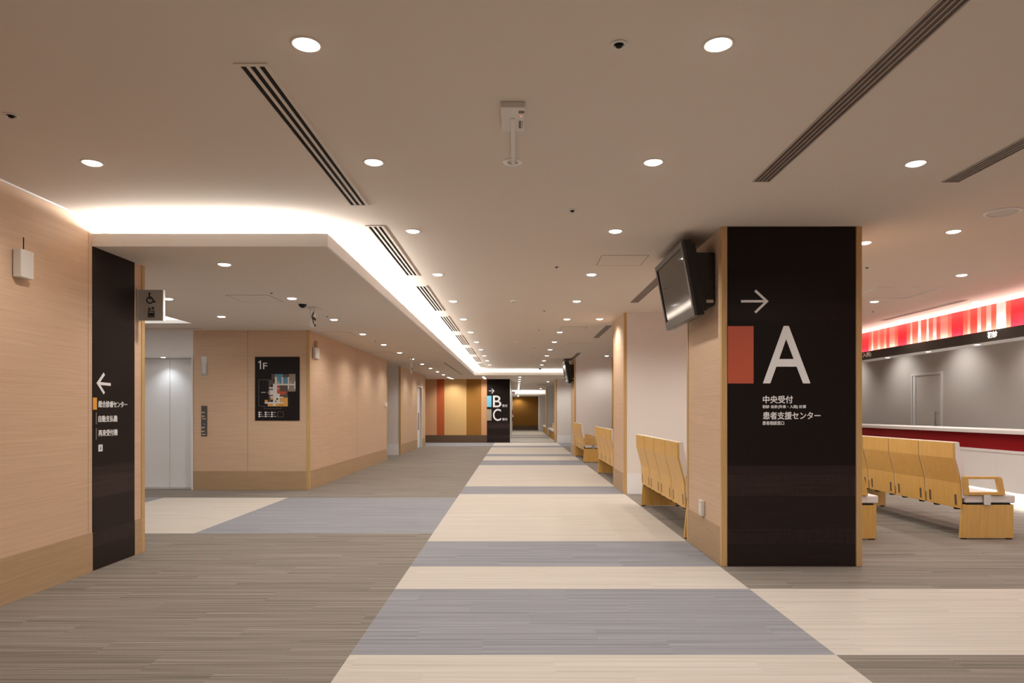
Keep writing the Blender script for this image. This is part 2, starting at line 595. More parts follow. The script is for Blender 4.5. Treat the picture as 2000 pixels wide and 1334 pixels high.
# recess and third left wall
w3 = struct(MB().box(-9.2, -3.335, 19.5, 19.53, .0, S).build('wall_recess', M['fabric']), 'grey wall in the recess behind the map wall', 'wall')
struct(MB().box(-9.2, -3.345, 19.488, 19.5, 0, .31).build('baseboard_recess', M['skirt']), 'white skirting of the recess wall', 'skirting')
w3 = wood_wall('wall_left_far', [(-9.2, -3.30, 19.53, 22.8, 0, S), (-9.2, -3.30, 23.82, 24.8, 0, S), (-9.2, -3.30, 22.8, 23.82, 2.06, S), (-9.2, -3.62, 22.8, 23.82, 0, 2.06)], 'far oak clad wall with the white sliding door')
struct(MB().box(-3.30, -3.294, 19.56, 22.75, 0, .305).box(-3.30, -3.294, 23.87, 24.8, 0, .305).build('baseboard_left_far', M['wood_base'], loc=(-3.3, 21, 0)), 'darker oak skirting below the sliding door wall', 'skirting')
struct(MB().box(-3.345, -3.293, 19.485, 19.56, 0, S).build('trim_7', M['brass'], bevel=.003), 'yellow oak corner strip before the sliding door', 'corner strip')

# sliding door in the far left wall
d1 = thing('door_1', 'white sliding door set in the far left oak wall', 'door', (-3.3, 23.3, 0))
struct(d1)
MB().box(-3.34, -3.285, 22.75, 22.80, 0, 2.06).box(-3.62, -3.285, 23.80, 23.86, 0, 2.06).box(-3.34, -3.285, 22.75, 23.86, 2.06, 2.12).build('door_frame', M['white'], d1)
MB().box(-3.36, -3.325, 22.80, 23.52, .012, 2.055).build('door_leaf', M['skirt'], d1)
MB().box(-3.40, -3.37, 23.50, 23.60, .012, 2.055).build('door_gap_shade', M['dark'], d1)  # dark strip put in as the shade between leaf and frame
MB().tube((-3.295, 23.05, .62), (-3.295, 23.05, 1.20), .012).tube((-3.325, 23.05, .66), (-3.295, 23.05, .66), .008).tube((-3.325, 23.05, 1.16), (-3.295, 23.05, 1.16), .008).build('handle', M['slot_brown'], d1)

# coloured end wall of the hall and corridor walls
X0 = -9.2
mb = MB()
bands = [(-9.2, -3.17, 'peach'), (-3.17, -2.87, 'rust'), (-2.87, -1.986, 'sand'), (-1.986, -1.392, 'ochre'), (-1.392, -1.167, 'peach')]
names = ['peach', 'rust', 'sand', 'ochre', 'umber', 'brown']
for a, b_, c in bands:
    mb.box(a, b_, 27.3, 27.5, .30, S, names.index(c))
mb.box(-9.2, -1.167, 27.29, 27.5, 0, .30, 4)
mb.box(-1.167, -.266, 27.3, 27.5, 0, S, 4)
struct(mb.build('wall_far', [WALLC[n] for n in names], loc=(-2, 27.3, 0)), 'far wall in peach, rust, sand and ochre bands', 'wall')
struct(MB().box(-.30, -.246, 27.3, 50.3, 0, S).build('wall_corridor_left', M['white'], loc=(-.27, 35, 0)), 'white left wall of the far corridor', 'wall')
mb = MB().box(-.246, 1.52, 46.2, 46.4, .29, 2.26, 0).box(-.246, 1.52, 46.19, 46.4, 0, .29, 1)
struct(mb.build('wall_corridor_end', [WALLC['brown'], WALLC['umber']], loc=(.6, 46.2, 0)), 'brown wall closing the far corridor', 'wall')
struct(MB().box(1.49, 8.8, 43.0, 50.3, 0, 2.26).build('wall_corridor_right', M['fabric'], loc=(3, 43, 0)), 'pale wall to the right of the brown corridor end', 'wall')
d3 = struct(thing('door_3', 'white door in the far corridor left wall with a long pull', 'door', (-.246, 35.2, 0)))
MB().box(-.25, -.238, 34.5, 35.9, 0, 2.06).build('door_leaf', M['skirt'], d3)
MB().tube((-.20, 34.75, .75), (-.20, 34.75, 1.33), .014).tube((-.238, 34.75, .8), (-.20, 34.75, .8), .008).tube((-.238, 34.75, 1.28), (-.20, 34.75, 1.28), .008).build('handle', M['slot_brown'], d3)

# right hand rooms behind the counter
wr = struct(MB().box(8.5, 8.6, -3.2, 13.59, 0, H).box(8.5, 8.6, 14.65, 50, 0, H).box(8.5, 8.6, 13.59, 14.65, 2.05, H).build('wall_right', M['fabric_wall'], loc=(8.5, 9, 0)), 'grey wall behind the reception counter', 'wall')
struct(MB().box(-3.2, 8.8, -3.3, -3.2, 0, H).build('wall_rear', M['fabric']), 'pale wall behind the viewer', 'wall')
d2 = struct(thing('door_2', 'grey door in a white frame behind the reception counter', 'door', (8.5, 14.4, 0)))
YA, YB = 13.59, 14.65
MB().box(8.47, 8.52, YA, YA + .045, 0, 2.005).box(8.47, 8.52, YB - .045, YB, 0, 2.005).box(8.47, 8.52, YA, YB, 2.005, 2.05).build('door_frame', M['white'], d2)
MB().box(8.495, 8.52, YA + .047, YB - .15, .01, 1.985).build('door_leaf', M['fabric_wall'], d2)
MB().box(8.485, 8.52, YB - .14, YB - .047, 0, 2.003).box(8.485, 8.52, YA + .047, YB - .14, 1.988, 2.003).build('stop', M['skirt'], d2)
MB().tube((8.44, YA + .16, .95), (8.44, YA + .16, 1.25), .012).tube((8.49, YA + .16, .97), (8.44, YA + .16, .97), .009).tube((8.49, YA + .16, 1.23), (8.44, YA + .16, 1.23), .009).build('handle', M['metal'], d2)


# ------------------------------------------------------------------ pillars
def pillar(x0, x1, y0, y1, zt, label, front=True):
    p = struct(thing('pillar', label, 'pillar', ((x0 + x1) / 2, (y0 + y1) / 2, 0)))
    t = .045
    MB().box(x0 + .004, x1 - .004, y0 + .004, y1 - .004, 0, zt).build('cladding', M['wood'], p)
    mb = MB().box(x0, x0 + .01, y0 + t, y1 - t, 0, .31).box(x1 - .01, x1, y0 + t, y1 - t, 0, .31)
    mb.build('skirting', M['wood_base'], p)
    for cx in (x0 - .003, x1 + .003 - t):
        for cy in (y0 - .003, y1 + .003 - t):
            MB().box(cx, cx + t, cy, cy + t, 0, zt).build('corner_strip', M['brass'], p, bevel=.003)
    if front:
        MB().box(x0 + t, x1 - t, y0, y0 + .01, .305, zt).build('fabric_panel', M['fabric'], p)
        MB().box(x0 + t, x1 - t, y0 - .006, y0 + .01, 0, .305).build('front_skirting', M['skirt'], p)
    return p


pillar(1.658, 2.784, 5.50, 6.62, H, 'nearest oak pillar carrying the letter sign', False)
pillar(1.63, 2.76, 10.32, 11.44, H, 'second pillar from the viewer, with a grey fabric front')
pillar(1.63, 2.72, 19.07, 20.19, H, 'third pillar, with the far television on its side')
pillar(1.58, 2.72, 27.1, 28.3, S, 'fourth pillar, just past the lit cove')
pillar(1.60, 2.72, 36.0, 37.0, S, 'farthest pillar, between the two low benches')

# ================================================================== SIGNS
# --- pillar sign with the letter A
fr = frame((1.7036, 5.50, 0), '-y')
sg = thing('pillar_sign', 'floor to ceiling dark sign with a large white A on the nearest pillar', 'sign', (2.22, 5.49, 0))
K = 5.497 / 1333.33


def pu(x):
    return (x - 1421) * K


def pz(y):
    return 1.25 + (803.5 - y) * K


MB().rect(fr, 0, 1.0314, 0.004, H - .003, -.006, .003).build('panel', M['black'], sg)
# narrow upright ribs moulded in two bands
for (za, zb) in ((pz(970), pz(929)), (pz(1064), pz(1036))):
    n = 62
    mb = MB()
    for i in range(n):
        u = .008 + i * 1.016 / n
        mb.rect(fr, u, u + .0075, za, zb, .003, .0055)
    mb.build('rib_band', M['black'], sg)
mb = MB().stroke(fr, [(pu(1447), pz(588.5)), (pu(1498), pz(588.5))], .019, .003, .006)
mb.stroke(fr, [(pu(1474.5), pz(567.5)), (pu(1497.5), pz(588.5)), (pu(1474.5), pz(610.5))], .019, .003, .0061)
mb.build('arrow', M['paint'], sg)
MB().rect(fr, pu(1421.2), pu(1471.5), pz(749), pz(637), .003, .005).build('orange_square', M['orange_red'], sg)
lettering('A', fr, pu(1490), pu(1582), pz(748.5), pz(637), M['paint'], sg, 'letter', 0, .003, .006, thick=0.003)
lettering('中央受付', fr, pu(1490), pu(1548), pz(787.5), pz(773), M['paint'], sg, 'lettering', 0, .003, .005, thick=0.022)
lettering('初診 会計(外来・入院) 計算', fr, pu(1489), pu(1574), pz(798.5), pz(791), M['paint'], sg, 'lettering', 0, .003, .005, thick=0.022)
lettering('患者支援センター', fr, pu(1490), pu(1602), pz(819), pz(804.5), M['paint'], sg, 'lettering', 0, .003, .005, thick=0.022)
lettering('患者相談窓口', fr, pu(1489), pu(1531), pz(830), pz(822.5), M['paint'], sg, 'lettering', 0, .003, .005, thick=0.022)

# --- left wall sign
fr = frame((-3.31, 0, 0), '+x')
sg = thing('wall_sign', 'tall dark sign with a left arrow on the nearest left wall', 'sign', (-3.305, 5.62, 0))
MB().rect(fr, 5.33, 5.916, .004, S, -.002, .004).build('panel', M['black'], sg)
mb = MB().stroke(fr, [(5.40, 1.472), (5.565, 1.469)], .023, .004, .006)
mb.stroke(fr, [(5.478, 1.552), (5.395, 1.4725), (5.478, 1.394)], .024, .004, .0061)
mb.build('arrow', M['paint'], sg)
MB().rect(fr, 5.332, 5.382, 1.264, 1.358, .004, .006).build('amber_square', M['amber'], sg)
MB().rect(fr, 5.369, 5.379, 1.148, 1.243, .004, .006).rect(fr, 5.369, 5.379, 1.028, 1.12, .004, .006).build('marker_bar', M['greyline'], sg)
lettering('総合診療センター', fr, 5.402, 5.80, 1.282, 1.334, M['paint'], sg, 'lettering', 0, .004, .006, thick=0.022)
lettering('自動支払機', fr, 5.402, 5.657, 1.165, 1.216, M['paint'], sg, 'lettering', 0, .004, .006, thick=0.022)
lettering('再来受付機', fr, 5.402, 5.660, 1.052, 1.103, M['paint'], sg, 'lettering', 0, .004, .006, thick=0.022)
MB().rect(fr, 5.402, 5.455, .932, .986, .004, .006).build('white_tile', M['paint'], sg)
MB().disc(fr, 5.428, .975, .004, .006, .0065).rect(fr, 5.424, 5.434, .943, .967, .006, .0065).build('information_mark', M['blackplain'], sg)

# --- B / C sign on the far wall
fr = frame((-1.167, 27.3, 0), '-y')
K2 = 27.29 / 1333.33


def bu(x):
    return (x - 951) * K2


def bz(y):
    return 1.25 + (803.5 - y) * K2


sg = thing('wall_sign', 'dark sign lettered B and C at the far end of the hall', 'sign', (-.7, 27.29, 0))
MB().rect(fr, 0, .921, .004, S - .002, 0, .012).build('panel', M['black'], sg)
mb = MB().stroke(fr, [(bu(955), bz(763.5)), (bu(964.8), bz(763.5))], .022, .012, .016)
mb.stroke(fr, [(bu(960.3), bz(759)), (bu(964.8), bz(763.5)), (bu(960.3), bz(768.6))], .022, .012, .0161)
mb.build('arrow', M['paint'], sg)
MB().rect(fr, 0.002, bu(960), bz(795), bz(773), .012, .015).build('cyan_square', M['cyan'], sg)
MB().rect(fr, 0.002, bu(960), bz(821.4), bz(799.3), .012, .015).build('taupe_square', M['taupe'], sg)
lettering('B', fr, bu(963), bu(979), bz(795.2), bz(772.8), M['paint'], sg, 'letter', 0, .012, .016, thick=0.007)
lettering('C', fr, bu(963), bu(978.6), bz(821.8), bz(798.8), M['paint'], sg, 'letter', 0, .012, .016, thick=0.007)
lettering('受付', fr, bu(981), bu(991), bz(795), bz(790), M['paint'], sg, 'lettering', 0, .012, .015, thick=0.022)
lettering('受付', fr, bu(981), bu(991), bz(821.4), bz(816.5), M['paint'], sg, 'lettering', 0, .012, .015, thick=0.022)

# --- floor map
KM = 10.85 / 1333.33
fr = frame((0, 10.86, 0), '-y')


def mu_(px):   # horizontal place on the map wall
    return (px - 1008) * KM


def mz(py):
    return 1.25 + (803.5 - py) * KM


mp = thing('floor_map', 'black floor map board headed 1F on the oak wall', 'map board', (-3.8, 10.85, 1.104))
MB().rect(fr, mu_(498), mu_(585), mz(821.5), mz(697), 0, .012).build('board', M['blackplain'], mp, bevel=.002)
MB().stroke(fr, [(mu_(505), mz(708.3)), (mu_(508.8), mz(705.6)), (mu_(508.8), mz(721))], .017, .012, .014).build('lettering', M['paint'], mp)
lettering('F', fr, mu_(514), mu_(522), mz(721), mz(708.6), M['paint'], mp, 'lettering', 0, .012, .014, thick=0.0)
plan = [  # zoomed map drawing: x0, y0, x1, y1, colour
    (420, 420, 475, 520, 'd'), (375, 515, 475, 870, 'd'), (555, 600, 685, 800, 'd'), (608, 425, 705, 475, 'd'), (600, 740, 685, 805, 'd'),
    (475, 422, 608, 480, 'b'), (510, 470, 585, 580, 'b'), (608, 475, 685, 580, 'b'),
    (705, 420, 810, 580, 't'), (705, 605, 810, 705, 't'), (685, 660, 720, 705, 't'),
    (475, 470, 510, 600, 'w'), (585, 470, 608, 590, 'w'), (685, 470, 705, 665, 'w'), (510, 580, 810, 605, 'w'), (790, 540, 810, 668, 'w'),
    (445, 580, 512, 945, 'w'), (380, 636, 450, 660, 'w'), (383, 682, 445, 760, 'w'), (512, 740, 555, 900, 'w'), (310, 875, 612, 903, 'w'), (400, 780, 450, 800, 'w'), (555, 790, 615, 806, 'w'),
    (512, 607, 556, 740, 'r'), (556, 703, 660, 757, 'r'),
    (555, 806, 685, 880, 'o'), (612, 880, 685, 948, 'o'), (542, 903, 615, 948, 'a'), (358, 903, 445, 948, 'o'), (487, 903, 542, 948, 'o'), (310, 842, 358, 878, 'o'), (405, 800, 448, 836, 'o'),
    (358, 705, 392, 740, 't'), (500, 815, 526, 842, 'k'), (412, 595, 436, 625, 'k'), (445, 515, 468, 540, 'k'), (412, 845, 440, 872, 'k'), (480, 855, 500, 876, 'k')]
mats = {'d': plain('plan_grey', (.085, .065, .05), .6), 'b': plain('plan_blue', (.09, .25, .36), .6), 't': plain('plan_taupe', (.27, .22, .16), .6),
        'w': plain('plan_white', (.66, .62, .60), .6), 'r': plain('plan_red', (.50, .07, .03), .6), 'o': plain('plan_orange', (.66, .34, .08), .6),
        'a': plain('plan_amber', (.62, .27, .03), .6), 'k': M['blackplain']}
keys = list(mats)


def zx(x):
    return mu_(480 + x * .12)


def zy(y):
    return mz(680 + y * .12)


mb = MB()
for i, (a, b_, c, d, k) in enumerate(plan):
    mb.rect(fr, zx(a), zx(c), zy(d), zy(b_), .012, .0130 + i * .00004, keys.index(k))
mb.build('plan_drawing', [mats[k] for k in keys], mp)
mb = MB()
mb.stroke(fr, [(zx(375), zy(515)), (zx(212), zy(515)), (zx(212), zy(946)), (zx(358), zy(946))], .004, .012, .013)
mb.stroke(fr, [(zx(300), zy(950)), (zx(300), zy(985)), (zx(578), zy(985)), (zx(578), zy(955))], .004, .012, .013)
mb.stroke(fr, [(zx(520), zy(1036)), (zx(612), zy(1036)), (zx(612), zy(1122)), (zx(520), zy(1122))], .004, .012, .013, closed=True)
mb.build('outline', M['greyline'], mp)
for r in range(3):
    for c in range(3):
        x, y = 210 + c * 102, 1034 + r * 33
        MB().rect(fr, zx(x), zx(x + 24), zy(y + 24), zy(y), .012, .0135).build('legend_icon', M['paint'], mp)
        MB().rect(fr, zx(x + 32), zx(x + 32 + (22, 50, 44, 30, 46, 20, 55, 60, 54)[r * 3 + c]), zy(y + 15), zy(y + 9), .012, .0132).build('legend_line', M['paint'], mp)
MB().rect(fr, zx(252), zx(326), zy(724), zy(716), .012, .0132).build('legend_line', M['paint'], mp)
lettering('A', fr, zx(522), zx(546), zy(670), zy(642), M['paint'], mp, 'lettering', 0, .013, .0148, thick=0.0)
lettering('B', fr, zx(525), zx(545), zy(572), zy(544), M['paint'], mp, 'lettering', 0, .013, .0148, thick=0.0)
lettering('C', fr, zx(720), zx(742), zy(572), zy(542), M['paint'], mp, 'lettering', 0, .013, .0148, thick=0.0)

# --- lift
lf = thing('lift', 'white two leaf lift doors in the left lobby', 'lift', (-5.68, 11.2, 0))
MB().box(-6.25, -5.683, 11.2, 11.24, .006, 2.115).build('door', M['white'], lf, bevel=.002)
MB().box(-5.677, -5.14, 11.2, 11.24, .006, 2.115).build('door', M['white'], lf, bevel=.002)
MB().box(-5.16, -5.137, 10.845, 11.2, 0, 2.115).build('door_jamb', M['white'], lf, bevel=.002)
MB().box(-6.25, -6.225, 10.845, 11.2, 0, 2.115).build('door_jamb', M['white'], lf, bevel=.002)
MB().box(-6.22, -5.165, 10.95, 11.2, 0.0, .008).build('sill', M['metal'], lf)
il = thing('lift_indicator', 'narrow grey lift indicator high on the oak wall', 'indicator', (-4.96, 10.85, mz(732)))
MB().rect(fr, mu_(393), mu_(404.5), mz(732.5), mz(696), 0, .010).build('plate', M['metal'], il, bevel=.001)
MB().rect(fr, mu_(396.5), mu_(401.5), mz(714), mz(700), .010, .012).rect(fr, mu_(396.5), mu_(401.5), mz(729), mz(714.6), .010, .012).build('lens', M['plastic'], il)
cp = thing('lift_call_panel', 'dark steel lift call panel with a blue wheelchair button', 'call panel', (-4.96, 10.85, mz(852)))
MB().rect(fr, mu_(393), mu_(404.3), mz(852), mz(792.5), 0, .010).build('plate', plain('panel_steel', (.13, .105, .085), .4, metal=.3), cp, bevel=.001)
for y in (805.5, 813, 835, 842.5):
    MB().rect(fr, mu_(394.3), mu_(396), mz(y + 1.5), mz(y - 1.5), .010, .011).build('button', M['plastic'], cp)
    MB().rect(fr, mu_(397.5), mu_(399.5), mz(y + 1), mz(y - 1), .010, .011).build('button_mark', M['plastic'], cp)
for y in (818, 848.4):
    MB().rect(fr, mu_(394.8), mu_(402), mz(y + .6), mz(y - .6), .010, .011).build('caption_line', M['plastic'], cp)
MB().rect(fr, mu_(396), mu_(401.2), mz(830.6), mz(825.6), .010, .011).build('wheelchair_button', M['navy'], cp)
MB().stroke(fr, [(mu_(397.9), mz(826.4)), (mu_(397.9), mz(828.3)), (mu_(399.3), mz(828.3)), (mu_(399.9), mz(829.8))], .004, .011, .0115).build('wheelchair_mark', M['paint'], cp)

# --- projecting lift and toilet sign on the left wall end
fr = frame((-3.31, 5.95, 0), '-y')
KS = 5.95 / 1333.33


def su_(px):
    return (px - 1008) * KS + 3.31


def sz(py):
    return 1.25 + (803.5 - py) * KS


def fxx(x):
    return su_(250 + x * .08247)


def fzz(y):
    return sz(550 + y * .08247)


fs_ = thing('projecting_sign', 'silver projecting sign with wheelchair and lift pictograms', 'sign', (-3.3, 5.95, 2.04))
MB().rect(fr, .012, fxx(828), fzz(920), fzz(195), 0, -.028).build('plate', M['silver'], fs_, bevel=.002)
MB().rect(fr, .0, .016, fzz(940), fzz(175), .008, -.036).build('wall_bracket', M['metal'], fs_, bevel=.003)
MB().rect(fr, fxx(818), fxx(838), fzz(922), fzz(192), .003, -.031).build('edge_strip', M['white'], fs_)
mb = MB().disc(fr, fxx(508), fzz(286), .0085 * 1.0, .0, .002)
mb.stroke(fr, [(fxx(505), fzz(300)), (fxx(508), fzz(402)), (fxx(585), fzz(402)), (fxx(622), fzz(488)), (fxx(655), fzz(468))], .0085, 0, .002)
mb.stroke(fr, [(fxx(508), fzz(368)), (fxx(565), fzz(368))], .0085, 0, .002)
mb.stroke(fr, [(fxx(520 + 76 * math.cos(a)), fzz(438 - 76 * math.sin(a))) for a in [math.radians(118 + i * 15.2) for i in range(16)]], .0085, 0, .002)
mb.build('wheelchair_pictogram', M['blackplain'], fs_)
mb = MB()
mb.stroke(fr, [(fxx(480), fzz(700)), (fxx(620), fzz(700)), (fxx(620), fzz(840)), (fxx(480), fzz(840))], .006, 0, .002, closed=True)
for x in (512, 550, 588):
    mb.disc(fr, fxx(x), fzz(742), .0036, 0, .002)
    mb.prism([(fxx(x - 18), fzz(752)), (fxx(x + 18), fzz(752)), (fxx(x + 15), fzz(795)), (fxx(x + 10), fzz(828)), (fxx(x - 10), fzz(828)), (fxx(x - 15), fzz(795))], fr, 0, .002)
for x, up in ((508, False), (590, True)):
    a, b_ = (605, 678)
    mb.stroke(fr, [(fxx(x), fzz(a)), (fxx(x), fzz(b_))], .006, 0, .002)
    if up:
        mb.stroke(fr, [(fxx(x - 36), fzz(a + 36)), (fxx(x), fzz(a + 3)), (fxx(x + 36), fzz(a + 36))], .006, 0, .0021)
    else:
        mb.stroke(fr, [(fxx(x - 36), fzz(b_ - 36)), (fxx(x), fzz(b_ - 3)), (fxx(x + 36), fzz(b_ - 36))], .006, 0, .0021)
mb.build('lift_pictogram', M['blackplain'], fs_)

# --- small hanging signs under the lowered ceiling
def hanging_sign(x, y0, ln, ztop, zbot, label):
    t = thing('hanging_sign', label, 'sign', (x, y0, zbot), 'small signs hung from the lowered ceiling')
    MB().box(x - .075, x + .075, y0 - .03, y0 + ln + .03, S - .012, S).build('ceiling_plate', M['plastic'], t, bevel=.002)
    MB().box(x - .011, x + .011, y0, y0 + ln, zbot + (ztop - zbot) * .995, S - .012).build('stem', M['plastic'], t)
    MB().box(x - .012, x + .012, y0 - .003, y0 + ln + .003, zbot, ztop).build('plate', M['white'], t, bevel=.001)
    f = frame((x + .012, y0, 0), '+x')
    h = ztop - zbot
    mb = MB().stroke(f, [(ln * .12, zbot + h * .56), (ln * .95, zbot + h * .50)], .036, 0, .002)
    mb.stroke(f, [(ln * .50, zbot + h * .93), (ln * .10, zbot + h * .60), (ln * .50, zbot + h * .20)], .034, 0, .0021)
    mb.rect(f, ln * .62, ln * .92, zbot + h * .05, zbot + h * .22, 0, .002)
    mb.build('arrow', M['blackplain'], t)


hanging_sign(-2.53, 8.40, .19, 2.50, 2.30, 'small hanging sign with a black arrow beside the dome camera')
hanging_sign(-2.53, 16.4, .19, 2.38, 2.17, 'small hanging sign with dark marks above the sliding door')

# --- toilet sign in the corridor
ts = thing('projecting_sign', 'small white sign with red and blue figures in the far corridor', 'sign', (-.246, 32.8, 1.975))
MB().box(-.246, -.035, 32.8, 32.83, 1.975, 2.22).build('plate', M['white'], ts, bevel=.003)
f = frame((-.246, 32.8, 0), '-y')


def figure(mb, u, m):
    mb.disc(f, u, 2.182, .013, 0, .003, m)
    mb.prism([(u - .022, 2.165), (u + .022, 2.165), (u + .016, 2.125), (u + .010, 2.10), (u - .010, 2.10), (u - .016, 2.125)], f, 0, .003, m)


for u, mm in ((.075, M['redlamp']), (.145, plain('figure_blue', (.03, .22, .45), .5))):
    mb = MB()
    figure(mb, u, 0)
    mb.build('figure_mark', mm, ts)
for u in (.05, .125):
    MB().rect(f, u, u + .045, 2.0, 2.045, 0, .003).build('facility_mark', M['greyline'], ts)
fa = thing('wall_box', 'small wall box with a red lamp in the far corridor', 'wall box', (-.2, 39, .9))
MB().box(-.246, -.16, 38.95, 39.1, .92, 1.06).build('case', M['white'], fa, bevel=.006)
MB().lathe([(.0, .10), (.035, .09), (.04, .05), (.04, 0)], (-.195, 39.02, 1.06), 14).build('lamp_cap', M['redlamp'], fa)

# ================================================================== TELEVISIONS
def television(y0, label, pole):
    """y0: near edge of the set along the hall"""
    P0 = Vector((1.365, y0, 2.655))
    D = Vector((.115, 0, -.615)).normalized()
    Nn = Vector((D.z, 0, -D.x))           # out of the screen, to the left and down
    U = Vector((0, 1, 0))
    Wd, Ht = 1.06, .6257
    fr = (P0, U, D, Nn)
    t = thing('television', label, 'television', (1.5, y0 + .53, 2.04), 'televisions on the pillars')
    mb = MB()
    e = .045
    for a in ((0, Wd, 0, e), (0, Wd, Ht - .075, Ht), (0, e, e, Ht - .075), (Wd - e, Wd, e, Ht - .075)):
        mb.rect(fr, *a, -.05, .008)
    mb.build('bezel', M['grey_bezel'], t, bevel=.003)
    MB().rect(fr, e - .004, Wd - e + .004, e - .004, Ht - .071, -.02, -.001).build('screen', M['screen'], t)
    mb = MB().rect(fr, -.002, Wd + .002, -.004, Ht + .004, -.075, -.012)
    mb.rect(fr, .04, Wd - .04, .03, Ht - .03, -.115, -.075)
    mb.rect(fr, Wd, Wd + .022, .02, Ht - .01, -.06, -.02)
    mb.build('casing', M['gloss_black'], t, bevel=.006)
    f2 = (Vector((0, y0, 0)), Vector((1, 0, 0)), Vector((0, 0, 1)), Vector((0, 1, 0)))
    mb = MB().prism([(1.46, 2.575), (1.655, 2.575), (1.655, 2.135), (1.625, 2.12), (1.575, 2.10), (1.535, 2.14)], f2, .07, .98)
    mb.build('mount_box', M['gloss_black'], t, bevel=.004)
    MB().box(1.535, 1.57, y0 + .066, y0 + .071, 2.20, 2.235).build('label_sticker', M['greyline'], t)
    MB().box(1.585, 1.645, y0 + .064, y0 + .071, 2.155, 2.18).build('label_sticker', M['metal'], t)
    if pole:
        mb = MB().lathe([(.10, 0), (.10, -.02), (.03, -.03)], (1.46, y0 + .45, H), 20)
        mb.tube((1.44, y0 + .42, H - .01), (1.49, y0 + .42, 2.50), .015)
        mb.tube((1.49, y0 + .48, H - .01), (1.56, y0 + .48, 2.54), .012)
        mb.build('ceiling_bracket', M['gloss_black'], t)
    return t


television(5.62, 'near black television tilted down on the nearest pillar', False)
television(19.19, 'far black television tilted down on the third pillar', True)

so = thing('wall_socket', 'ivory socket cover low on the nearest pillar', 'socket', (1.65, 6.06, .32))
MB().box(1.628, 1.66, 6.01, 6.10, .325, .465).build('cover', M['plastic'], so, bevel=.006)
MB().box(1.6265, 1.629, 6.035, 6.075, .36, .43).build('face_plate', M['white'], so, bevel=.002)

# ================================================================== BENCHES
def bench_parts():
    root = thing('waiting_bench', 'x', 'bench', (0, 0, 0), 'four seat waiting benches')
    L, n = 2.34, 4
    p = L / n
    out = [(-.065, .943), (-.063, .79), (.0, .545), (.012, .297)]
    wood = out + [(x + .018, z) for x, z in out[::-1]]
    inner = [(x + .018, z) for x, z in out]
    cush = [(inner[0][0], .95), inner[1], inner[2], (inner[2][0] + .006, .40), (.085, .40), (.070, .52), (.02, .78), (-.004, .90), (-.006, .94), (-.014, .95)]
    fxz = (Vector((0, 0, 0)), Vector((1, 0, 0)), Vector((0, 0, 1)), Vector((0, 1, 0)))
    for i in range(n):
        a, b = i * p + .015, (i + 1) * p - .015
        bk = MB().prism(wood, fxz, a, b).build('backrest', M['bench'], root, bevel=.003)
        edge = [(out[0][0] + .004, .95)] + [(x + .003, z) for x, z in out[1:3]] + [(.0075, .40), (.03, .40), (.022, .545), (-.040, .79), (-.042, .95)]
        MB().prism(cush, fxz, a - .011, b + .011).prism(edge, fxz, b + .001, b + .012).build('back_cushion', M['seat'], bk, bevel=.004)
        for y in (a + .055, b - .085):
            MB().prism([(.0042, .43), (.0092, .325), (.0142, .325), (.0092, .43)], fxz, y, y + .03).build('vent_plate', M['slot_brown'], bk)
        MB().box(.05, .545, a - .008, b + .008, .352, .43).build('seat', M['seat'], root, bevel=.014, seg=3)
    MB().box(.12, .20, .02, L - .02, .285, .34).box(.33, .41, .02, L - .02, .30, .34).box(.05, .49, .0, L, .338, .352).build('support_rail', M['dark'], root)
    for y in (0.0, L - .032):
        lg = MB().prism([(.0, .012), (.52, .012), (.52, .34), (.028, .34)], fxz, y, y + .032).build('leg', M['bench'], root, bevel=.002)
        MB().box(.015, .06, y + .002, y + .03, 0, .012).build('foot', M['dark'], lg)
        MB().box(.46, .505, y + .002, y + .03, 0, .012).build('foot', M['dark'], lg)
    for i in range(n + 1):
        y = min(max(i * p - .024, -.012), L - .036)
        outer = [(.014, .614), (.375, .612), (.392, .604), (.402, .59), (.436, .432), (.028, .432)]
        inn = [(.070, .590), (.352, .588), (.354, .587), (.356, .585), (.381, .462), (.084, .460)]
        mb = MB()
        m_ = len(outer)
        vs = [(x, yy, z) for yy in (y, y + .048) for x, z in outer] + [(x, yy, z) for yy in (y, y + .048) for x, z in inn]
        fs = []
        for k in range(m_):
            j = (k + 1) % m_
            fs += [(k, j, m_ + j, m_ + k), (2 * m_ + k, 3 * m_ + k, 3 * m_ + j, 2 * m_ + j), (k, 2 * m_ + k, 2 * m_ + j, j), (m_ + k, m_ + j, 3 * m_ + j, 3 * m_ + k)]
        mb.add(vs, fs)
        ar = mb.build('armrest', M['bench'], root, bevel=.004)
        MB().box(.218, .286, y - .004, y + .052, .335, .436).build('bracket', M['metal'], ar, bevel=.002)
    for i in range(n):
        for y in (i * p + .13, (i + 1) * p - .13):
            MB().lathe([(.0, .276), (.028, .279), (.031, .297)], (.05, y, 0), 12, cap0=False).build('bolt', M['dark'], root)
    return root


proto = bench_parts()
spots = [((4.342, 6.67, 0), 'waiting bench with a white end cushion facing the red counter, right of the pillar'),
         ((2.985, 6.64, 0), 'waiting bench mostly hidden behind the nearest pillar, its near leg showing at right'),
         ((1.648, 6.69, 0), 'waiting bench standing between the nearest pillar and the second pillar'),
         ((1.648, 11.47, 0), 'waiting bench directly behind the second pillar'),
         ((1.640, 16.72, 0), 'waiting bench in front of the third pillar, under the far television')]
for i, (loc, lab) in enumerate(spots):
    if i == 0:
        proto.location = loc
        proto['label'] = lab
        ORG[proto.name] = Vector(loc)
    else:
        dup(proto, loc, lab, 'four seat waiting benches')


